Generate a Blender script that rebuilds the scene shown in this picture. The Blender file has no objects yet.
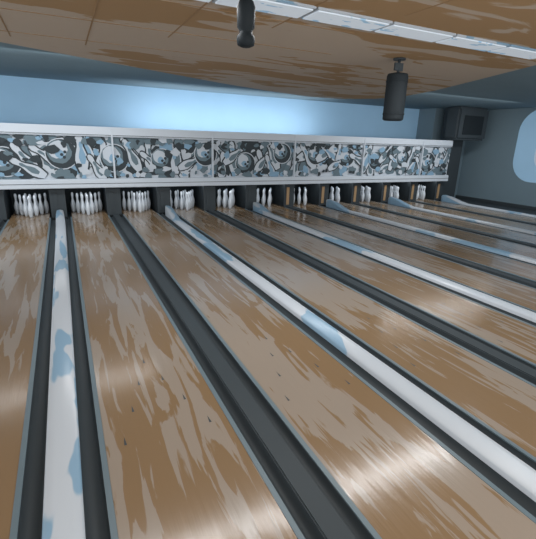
import bpy, bmesh, math, random
from mathutils import Matrix, Vector
random.seed(11)
S=bpy.context.scene
try:
    S.view_settings.view_transform='Standard'; S.view_settings.look='None'
except Exception: pass
def lin(c):
    return tuple(((v/255)/12.92 if v/255<=0.04045 else ((v/255+0.055)/1.055)**2.4) for v in c)
DARK=(62,70,75);SLATE=(95,112,121);BLUE=(125,157,181);LIGHT=(178,187,196);TAN=(153,142,130);BROWN=(136,113,86)
def mul(c,k):
    l=lin(c); return tuple(min(1,v*k) for v in l)+(1,)
def mat(name,col,k=1.0,rough=.5,spec=.3,col2=None,scale=(1,1,1),thr=.5,detail=3,emit=0,soft=0,metal=0,dist=0,big=None,bump=0):
    m=bpy.data.materials.new(name); m.use_nodes=True; nt=m.node_tree; b=nt.nodes['Principled BSDF']
    b.inputs['Roughness'].default_value=rough; b.inputs['Specular IOR Level'].default_value=spec
    b.inputs['Metallic'].default_value=metal
    b.inputs['Base Color'].default_value=mul(col,k)
    tc=nt.nodes.new('ShaderNodeTexCoord')
    def noise(sc,det,di):
        mp=nt.nodes.new('ShaderNodeMapping'); mp.inputs['Scale'].default_value=sc
        nt.links.new(tc.outputs['Object'],mp.inputs['Vector'])
        nz=nt.nodes.new('ShaderNodeTexNoise'); nz.inputs['Scale'].default_value=1; nz.inputs['Detail'].default_value=det
        nz.inputs['Distortion'].default_value=di
        nt.links.new(mp.outputs[0],nz.inputs['Vector']); return nz.outputs['Fac']
    fac=noise(scale,detail,dist)
    if bump:
        bf=noise((14,1.2,1),3,0); bn=nt.nodes.new('ShaderNodeBump'); bn.inputs['Strength'].default_value=bump; bn.inputs['Distance'].default_value=.01
        nt.links.new(bf,bn.inputs['Height']); nt.links.new(bn.outputs[0],b.inputs['Normal'])
    if big:
        f2=noise(big,2,0)
        mx=nt.nodes.new('ShaderNodeMath'); mx.operation='MULTIPLY_ADD'; mx.inputs[1].default_value=.55
        nt.links.new(f2,mx.inputs[0])
        m2=nt.nodes.new('ShaderNodeMath'); m2.operation='MULTIPLY'; m2.inputs[1].default_value=.45
        nt.links.new(fac,m2.inputs[0]); nt.links.new(m2.outputs[0],mx.inputs[2]); fac=mx.outputs[0]
    r=nt.nodes.new('ShaderNodeValToRGB'); nt.links.new(fac,r.inputs['Fac'])
    if col2 is None:
        r.color_ramp.elements[0].color=mul(col,k*.93); r.color_ramp.elements[1].color=mul(col,k*1.05)
    else:
        r.color_ramp.elements[0].position=thr; r.color_ramp.elements[0].color=mul(col,k)
        r.color_ramp.elements[1].position=min(1,thr+max(soft,.012)); r.color_ramp.elements[1].color=mul(col2,k)
    nt.links.new(r.outputs[0],b.inputs['Base Color'])
    if emit:
        nt.links.new(r.outputs[0],b.inputs['Emission Color']); b.inputs['Emission Strength'].default_value=emit
    return m
M_lane=mat('lane_maple_sheen',BROWN,.9,.16,.5,col2=TAN,scale=(8,.7,1),thr=.497,detail=7,dist=1.0,big=(1.2,.25,1),bump=.3)  # tan streaks painted into the wood colour stand in for light reflections
M_dark=mat('dark_plastic',DARK,.95,.5,.2)
M_gut=mat('gutter_dark',DARK,.95,.45,.2)
M_black=mat('black_void',(38,44,48),1,.6,.1)
M_slate=mat('slate_paint',SLATE,1.6,.7,.1)
M_slatelip=mat('slate_lip',SLATE,1.1,.4,.4)
M_cap=mat('cap_painted_glints',BLUE,.95,.3,.5,col2=LIGHT,scale=(1.6,.4,1),thr=.45,detail=3,dist=.4)  # blue and light patches paint lamp reflections along the capping
M_beam=mat('beam_white',LIGHT,1.25,.5,.3)
M_ceil=mat('ceiling_tan',TAN,1.65,.8,.05,col2=BROWN,scale=(.5,1.6,1),thr=.53,detail=6,dist=1.0,big=(.14,.3,1))
M_line=mat('joint_brown',BROWN,1.4,.8,.1)
M_uceil=mat('ceiling_slate',SLATE,1.9,.8,.05)
M_wallblue=mat('wall_blue',BLUE,1.6,.8,.1)
M_pin=mat('pin_white',LIGHT,1.2,.3,.5)
M_red=mat('pin_band',(120,60,50),1,.4)
M_floor=mat('floor_dark',DARK,1,.6,.2)
M_artd=mat('art_dark',DARK,.95,.6,.1); M_artl=mat('art_light',LIGHT,1.15,.6,.1); M_artb=mat('art_blue',BLUE,1.1,.6,.1); M_arts=mat('art_slate',SLATE,1.2,.6,.1); M_artt=mat('art_tan',TAN,1.1,.6,.1)
M_tan=mat('tan_wood',BROWN,1.5,.5)
M_lamp=mat('lamp_diffuser',LIGHT,1,.5,col2=BLUE,scale=(2.5,6,1),thr=.6,emit=.6)
M_glass=mat('window_light',(178,190,205),1,.5,emit=.3)
M_glassb=mat('window_blue',BLUE,1,.5,emit=.5)

def obj(name,bm,mats,parent=None,smooth=False):
    me=bpy.data.meshes.new(name); bm.normal_update(); bm.to_mesh(me); bm.free()
    for m in mats: me.materials.append(m)
    if smooth:
        for p in me.polygons: p.use_smooth=True
    o=bpy.data.objects.new(name,me); S.collection.objects.link(o)
    if parent: o.parent=parent
    return o
def empty(name):
    o=bpy.data.objects.new(name,None); S.collection.objects.link(o); return o
def box(bm,x0,x1,y0,y1,z0,z1,mi=0,bev=0):
    r=bmesh.ops.create_cube(bm,size=1,matrix=Matrix.Translation(((x0+x1)/2,(y0+y1)/2,(z0+z1)/2))@Matrix.Diagonal((x1-x0,y1-y0,z1-z0,1)))
    fs={f for v in r['verts'] for f in v.link_faces}
    for f in fs: f.material_index=mi
    if bev:
        es={e for v in r['verts'] for e in v.link_edges}
        rr=bmesh.ops.bevel(bm,geom=list(es),offset=bev,segments=2,affect='EDGES')
        for f in rr['faces']: f.material_index=mi
def lathe(bm,prof,c,seg=12,mfun=None,rot=None):
    rings=[]
    for r,z in prof:
        ring=[]
        for i in range(seg):
            a=2*math.pi*i/seg
            v=Vector((r*math.cos(a),r*math.sin(a),z))
            if rot: v=rot@v
            ring.append(bm.verts.new(v+Vector(c)))
        rings.append(ring)
    for j in range(len(rings)-1):
        for i in range(seg):
            f=bm.faces.new((rings[j][i],rings[j][(i+1)%seg],rings[j+1][(i+1)%seg],rings[j+1][i])); f.smooth=True
            if mfun: f.material_index=mfun((prof[j][1]+prof[j+1][1])/2)
    for ring,rev in((rings[0],True),(rings[-1],False)):
        f=bm.faces.new(list(reversed(ring)) if rev else ring)
        if mfun: f.material_index=mfun(0)

H=2.6; P=1.705; X0=-0.26
YN=-4.0; YE=14.9
KMIN,KMAX=-3,10
def hw(k): return .33 if k%2==0 else .265
def cw(k): return .13 if k%2==0 else .10
bm=bmesh.new(); box(bm,-7.5,19.6,YN-.5,17.3,-.3,-.135); obj('floor',bm,[M_floor])
for k in range(KMIN,KMAX):
    a=X0+k*P+hw(k)+.001; b=X0+(k+1)*P-hw(k+1)-.001; c=(a+b)/2
    bm=bmesh.new(); box(bm,a,b,YN,16.7,-.13,0)
    for i in range(-3,4):
        yy=4.6-abs(i)*.45; xx=c+i*.13
        vs=[bm.verts.new((xx-.012,yy-.05,.0012)),bm.verts.new((xx+.012,yy-.05,.0012)),bm.verts.new((xx,yy+.06,.0012))]
        bm.faces.new(vs).material_index=1
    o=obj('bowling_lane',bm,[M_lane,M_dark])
    o.data.transform(Matrix.Translation((-c-k*.37,-k*2.3,0))); o.location=(c+k*.37,k*2.3,0)
def gutter(bm,xa,xb,lipleft):
    n=10; lip=.045
    if lipleft: la,lb=xa,xa+lip; ga,gb=xa+lip,xb
    else: la,lb=xb-lip,xb; ga,gb=xa,xb-lip
    box(bm,la,lb,YN,YE,-.13,.004,1)
    pts=[(ga+(gb-ga)*(1-math.cos(math.pi*i/n))/2, -.01-.07*math.sin(math.pi*i/n)) for i in range(n+1)]
    r0=[bm.verts.new((x,YN,z)) for x,z in pts]; r1=[bm.verts.new((x,YE,z)) for x,z in pts]
    for i in range(n):
        f=bm.faces.new((r0[i],r0[i+1],r1[i+1],r1[i])); f.material_index=0; f.smooth=True
for k in range(KMIN,KMAX+1):
    x=X0+k*P; e=empty('lane_divider'); w=cw(k); h=hw(k)
    bm=bmesh.new(); gutter(bm,x-h,x-w,True); obj('gutter_1',bm,[M_gut,M_slatelip],e)
    bm=bmesh.new(); gutter(bm,x+w,x+h,False); obj('gutter_2',bm,[M_gut,M_slatelip],e)
    bm=bmesh.new()
    if k%2==0:
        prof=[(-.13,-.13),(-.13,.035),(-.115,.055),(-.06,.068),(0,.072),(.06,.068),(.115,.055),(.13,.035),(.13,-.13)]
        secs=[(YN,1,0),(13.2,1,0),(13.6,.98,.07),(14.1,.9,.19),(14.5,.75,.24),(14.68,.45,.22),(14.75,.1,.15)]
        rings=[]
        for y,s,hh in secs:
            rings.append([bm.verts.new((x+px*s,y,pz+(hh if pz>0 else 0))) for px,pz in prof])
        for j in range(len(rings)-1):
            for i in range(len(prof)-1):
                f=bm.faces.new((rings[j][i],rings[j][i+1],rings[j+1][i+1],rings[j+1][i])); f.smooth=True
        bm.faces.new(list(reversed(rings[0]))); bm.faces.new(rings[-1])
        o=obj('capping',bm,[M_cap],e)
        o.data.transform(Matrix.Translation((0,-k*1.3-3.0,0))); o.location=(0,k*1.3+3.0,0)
    else:
        box(bm,x-w,x+w,YN,YE,-.13,.02,0,.012); obj('capping',bm,[M_dark],e)
for k in range(KMIN,KMAX+1):
    x=X0+k*P
    bm=bmesh.new(); box(bm,x-.26,x+.2,14.95,16.7,-.13,.93,0); box(bm,x-.26,x+.2,14.93,14.95,.0,.90,1)
    box(bm,x-.16,x-.04,14.905,14.93,.1,.8,2 if k>4 else 1)
    obj('pit_kickback',bm,[M_black,M_dark,M_tan])
bm=bmesh.new(); box(bm,-6,17.1,16.75,16.9,-.13,2.4); obj('pit_curtain',bm,[M_black])
prof=[(.028,0),(.036,.02),(.048,.06),(.0595,.115),(.056,.16),(.042,.205),(.028,.24),(.023,.262),(.025,.29),(.032,.325),(.0315,.35),(.022,.373),(.008,.381)]
for k in range(KMIN,KMAX):
    c=X0+(k+.5)*P; bm=bmesh.new()
    for row in range(4):
        for i in range(row+1):
            px=c+(i-row/2)*.29; py=15.1+row*.264
            lathe(bm,[(r*1.35,z*1.8) for r,z in prof],(px,py,.001),10)
    obj('bowling_pin_rack',bm,[M_pin,M_red])
bm=bmesh.new()
MY=14.85; XL,XR=-5.2,17.0
box(bm,XL,XR,MY-.12,MY+.3,2.56,2.86,0,.02)
box(bm,XL,XR,MY-.16,MY+.3,.95,1.24,0,.02)
box(bm,XL,XR,MY-.17,MY-.16,1.085,1.1,1)
box(bm,XL,XR,MY-.13,MY-.12,2.6,2.615,1)
box(bm,XL,XR,MY,MY+.1,1.24,2.56,2)
for j in range(-2,6):
    xj=1.5+3.4*j
    if XL<xj<XR: box(bm,xj-.025,xj+.025,MY-.14,MY,1.24,2.82,0)
e_m=empty('masking_unit')
obj('frame',bm,[M_beam,M_dark,M_artl],e_m)
bm=bmesh.new(); layer=[0]
def poly(pts,mi):
    layer[0]+=1
    y=MY-.004-layer[0]*.00008
    f=bm.faces.new([bm.verts.new((px,y,pz)) for px,pz in pts]); f.material_index=mi
def clampp(pts): return [(min(max(px,XL+.05),XR-.02),min(max(pz,1.245),2.555)) for px,pz in pts]
def disc(cx,cz,r,mi,n=18,jit=0,sx=1):
    poly(clampp([(cx+sx*r*(1+random.uniform(-jit,jit))*math.cos(2*math.pi*i/n),cz+r*(1+random.uniform(-jit,jit))*math.sin(2*math.pi*i/n)) for i in range(n)]),mi)
pp=[(.03,0),(.05,.06),(.06,.115),(.05,.17),(.028,.24),(.024,.27),(.033,.33),(.022,.37),(0,.385)]
def pin2(cx,cz,s,a,mi,o=0):
    out=[(r+o,z) for r,z in pp]+[(-(r+o),z) for r,z in reversed(pp[:-1])]
    out=[(x*s,(z-.19)*s*(1+o*3)) for x,z in out]
    poly(clampp([(cx+x*math.cos(a)-z*math.sin(a),cz+x*math.sin(a)+z*math.cos(a)) for x,z in out]),mi)
x=XL+.2
while x<XR-.1:
    for _ in range(3): disc(x+random.uniform(-.3,.3),random.uniform(1.3,2.5),random.uniform(.14,.3),random.choice([0,1,2,3,0,3,3]),14,.3,random.uniform(.8,1.3))
    x+=.3
x=XL+.5; n=0
while x<XR-.3:
    t=n%3
    if t==0:
        r=random.uniform(.36,.46); cz=random.uniform(1.7,2.15)
        disc(x,cz,r+.03,1,24); disc(x,cz,r,0,24); disc(x-.07,cz+.07,r*.8,3,18,.05); disc(x-.1,cz+.12,r*.6,1,14,.12); disc(x-.05,cz+.0,r*.3,2,12,.15)
        for q in((.1,-.02),(.2,.06),(.17,-.1)): disc(x+q[0]-.1,cz+q[1],.05,0,8)
        x+=.6
    else:
        for q in range(2):
            a=random.uniform(-1.2,1.2); cz=random.uniform(1.55,2.25); s=random.uniform(2.4,3.3); px=x+random.uniform(-.1,.15)
            pin2(px,cz,s,a,0,.016); pin2(px,cz,s,a,1); pin2(px+.03,cz-.02,s*.55,a,random.choice([2,3,3]))
        x+=.48
    n+=1
x=XL+.1
while x<XR-.1:
    disc(x,random.choice([random.uniform(1.26,1.5),random.uniform(2.3,2.53),random.uniform(1.3,2.5)]),random.uniform(.05,.14),random.choice([0,0,1,3,2,3]),10,.35,random.uniform(.7,1.8)); x+=.07
obj('mural_panel',bm,[M_artd,M_artl,M_artb,M_arts,M_artt],e_m)
bm=bmesh.new(); box(bm,-7.5,19.6,17.3,17.5,-.3,4.6); obj('wall_back',bm,[M_wallblue])
bm=bmesh.new(); box(bm,19.6,19.8,YN-.5,17.5,-.3,4.6); obj('wall_right',bm,[M_slate])
bm=bmesh.new(); box(bm,17.1,19.6,16.2,17.3,-.13,4.4); obj('wall_end_return',bm,[M_slate])
bm=bmesh.new(); box(bm,19.52,19.6,YN,16.2,-.13,.02); obj('baseboard_right',bm,[M_dark])
bm=bmesh.new(); box(bm,-7.5,19.6,YN-.5,17.3,4.4,4.6); obj('ceiling',bm,[M_uceil])
ZC=4.2
out=[(-7.4,YN-.4),(-7.4,6.8),(-3,9.0),(-.82,9.9),(.8,10.8),(2.2,11.5),(4.5,12.7),(6.6,13.6),(8.6,14.2),(9.9,14.0),(10.7,13.1),(10.9,12.0),(10.4,10.0),(9.6,8.0),(8.72,5.85),(7.9,3.5),(7.4,0),(7.4,YN-.4)]
bm=bmesh.new()
lo=[bm.verts.new((x,y,ZC)) for x,y in out]; hi=[bm.verts.new((x,y,4.4)) for x,y in out]
bm.faces.new(list(reversed(lo))); bm.faces.new(hi)
for i in range(len(out)): bm.faces.new((lo[i],lo[(i+1)%len(out)],hi[(i+1)%len(out)],hi[i]))
obj('ceiling_dropped_panel',bm,[M_ceil])
bm=bmesh.new()
for j in range(5):
    y=2.8+j*1.5; box(bm,-5,min(7.6,3+j*.6),y-.01,y+.01,ZC-.006,ZC,0)
for i in range(7):
    x=-3+i*1.2; ymax=min(9.2,9.6+x*.45)-max(0,i-3)*1.5; box(bm,x-.01,x+.01,1,max(ymax,2),ZC-.006,ZC,0)
obj('trim_1',bm,[M_line])
for i in range(8):
    x0=.6+i*1.22
    if x0>7.6: break
    e=empty('ceiling_light_fixture')
    bm=bmesh.new(); box(bm,x0,x0+1.2,4.98,5.46,ZC-.03,ZC,0,.008); obj('housing',bm,[M_cap],e)
    bm=bmesh.new(); box(bm,x0+.03,x0+1.17,5.02,5.42,ZC-.045,ZC-.03); obj('diffuser',bm,[M_lamp],e)
e=empty('hanging_projector_lamp'); px,py=2.02,4.85
bm=bmesh.new(); lathe(bm,[(.05,0),(.05,.2)],(px,py,ZC-.2)); lathe(bm,[(.09,0),(.09,.03)],(px,py,ZC-.03)); obj('stem',bm,[M_black],e)
bm=bmesh.new(); lathe(bm,[(.05,0),(.095,.02),(.105,.07),(.1,.11),(.075,.14),(.075,.17),(.1,.2),(.105,.4),(.08,.46),(.03,.5)],(px,py,3.61),20); obj('lamp_body',bm,[M_black],e)
e=empty('hanging_speaker')
bm=bmesh.new(); lathe(bm,[(.12,0),(.12,.03)],(6.1,6.87,ZC-.03)); lathe(bm,[(.03,0),(.03,.25)],(6.1,6.87,ZC-.25)); box(bm,6.0,6.2,6.85,6.89,3.98,4.12); obj('bracket',bm,[M_dark],e)
bm=bmesh.new(); lathe(bm,[(.17,0),(.2,.02),(.205,.05),(.205,.82),(.19,.86),(.1,.88)],(6.1,6.87,3.06),24); lathe(bm,[(.212,0),(.212,.03)],(6.1,6.87,3.17),24);lathe(bm,[(.212,0),(.212,.03)],(6.1,6.87,3.77),24); obj('speaker_body',bm,[M_black],e)
e=empty('support_column')
bm=bmesh.new(); box(bm,17.15,18.25,15.2,15.7,-.13,4.4,0,.03); obj('shaft',bm,[M_dark],e)
bm=bmesh.new(); box(bm,16.75,18.8,14.4,15.2,2.9,4.38,0,.1); box(bm,17.1,18.4,14.37,14.4,3.15,4.0,1); obj('cabinet',bm,[M_dark,M_black],e)
def rrect(y0,y1,z0,z1,r,x,mi,bm):
    pts=[]
    for cy,cz,a0 in((y1-r,z1-r,0),(y0+r,z1-r,90),(y0+r,z0+r,180),(y1-r,z0+r,270)):
        for s in range(9):
            a=math.radians(a0+s*90/8); pts.append((x,cy+r*math.cos(a),cz+r*math.sin(a)))
    f=bm.faces.new([bm.verts.new(p) for p in pts]); f.material_index=mi
bm=bmesh.new(); rrect(8.5,13.3,1.1,4.36,1.0,19.58,0,bm); rrect(8.9,12.3,1.6,3.9,.7,19.56,1,bm); obj('window_1',bm,[M_glassb,M_glass])
def area(name,loc,rot,sx,sy,en,col=(1,1,1),spec=1):
    l=bpy.data.lights.new(name,'AREA'); l.shape='RECTANGLE'; l.size=sx; l.size_y=sy; l.energy=en; l.color=col; l.specular_factor=spec
    o=bpy.data.objects.new(name,l); o.location=loc; o.rotation_euler=rot; S.collection.objects.link(o); return o
R=math.radians
area('cove_light',(6.5,15.9,3.0),(R(120),0,0),8,.3,95,(1,.98,.98))
area('ceiling_light_or_added_fill',(4,5.2,4.1),(0,0,0),8,.4,190,spec=.12)
area('ceiling_light_or_added_fill',(6,11.5,4.3),(R(20),0,0),22,.5,600,spec=.12)  # added fill to brighten the deep end, no fixture modelled here
area('ceiling_light_or_added_fill',(6,-1,4.1),(0,0,0),14,.5,170,spec=.2)  # unseen fill added behind the camera, without a fixture
area('unseen_ceiling_fill',(5,-3.8,2.2),(R(140),0,0),18,.5,680,(1,.98,.96),.1)  # hidden upward light, added behind the camera to brighten the ceiling
area('pit_light',(5.9,14.99,.92),(R(35),0,0),22,.08,75)
w=bpy.data.worlds.new('World'); S.world=w; w.use_nodes=True
w.node_tree.nodes['Background'].inputs[0].default_value=(.97,.98,1,1); w.node_tree.nodes['Background'].inputs[1].default_value=1.5
cam=bpy.data.cameras.new('camera'); co=bpy.data.objects.new('camera',cam); S.collection.objects.link(co)
cam.sensor_fit='HORIZONTAL'; cam.sensor_width=36; cam.lens=410/536*36
d=Vector((-208,-135.5,410)).normalized(); r=Vector((874,-101.5,410)); r=(r-d*r.dot(d)).normalized(); n=d.cross(r)
right=Vector((r.x,d.x,-n.x)); up=-Vector((r.y,d.y,-n.y)); back=-Vector((r.z,d.z,-n.z))
Mx=Matrix((right,up,back)).transposed().to_4x4(); Mx.translation=(0,0,H); co.matrix_world=Mx
S.camera=co
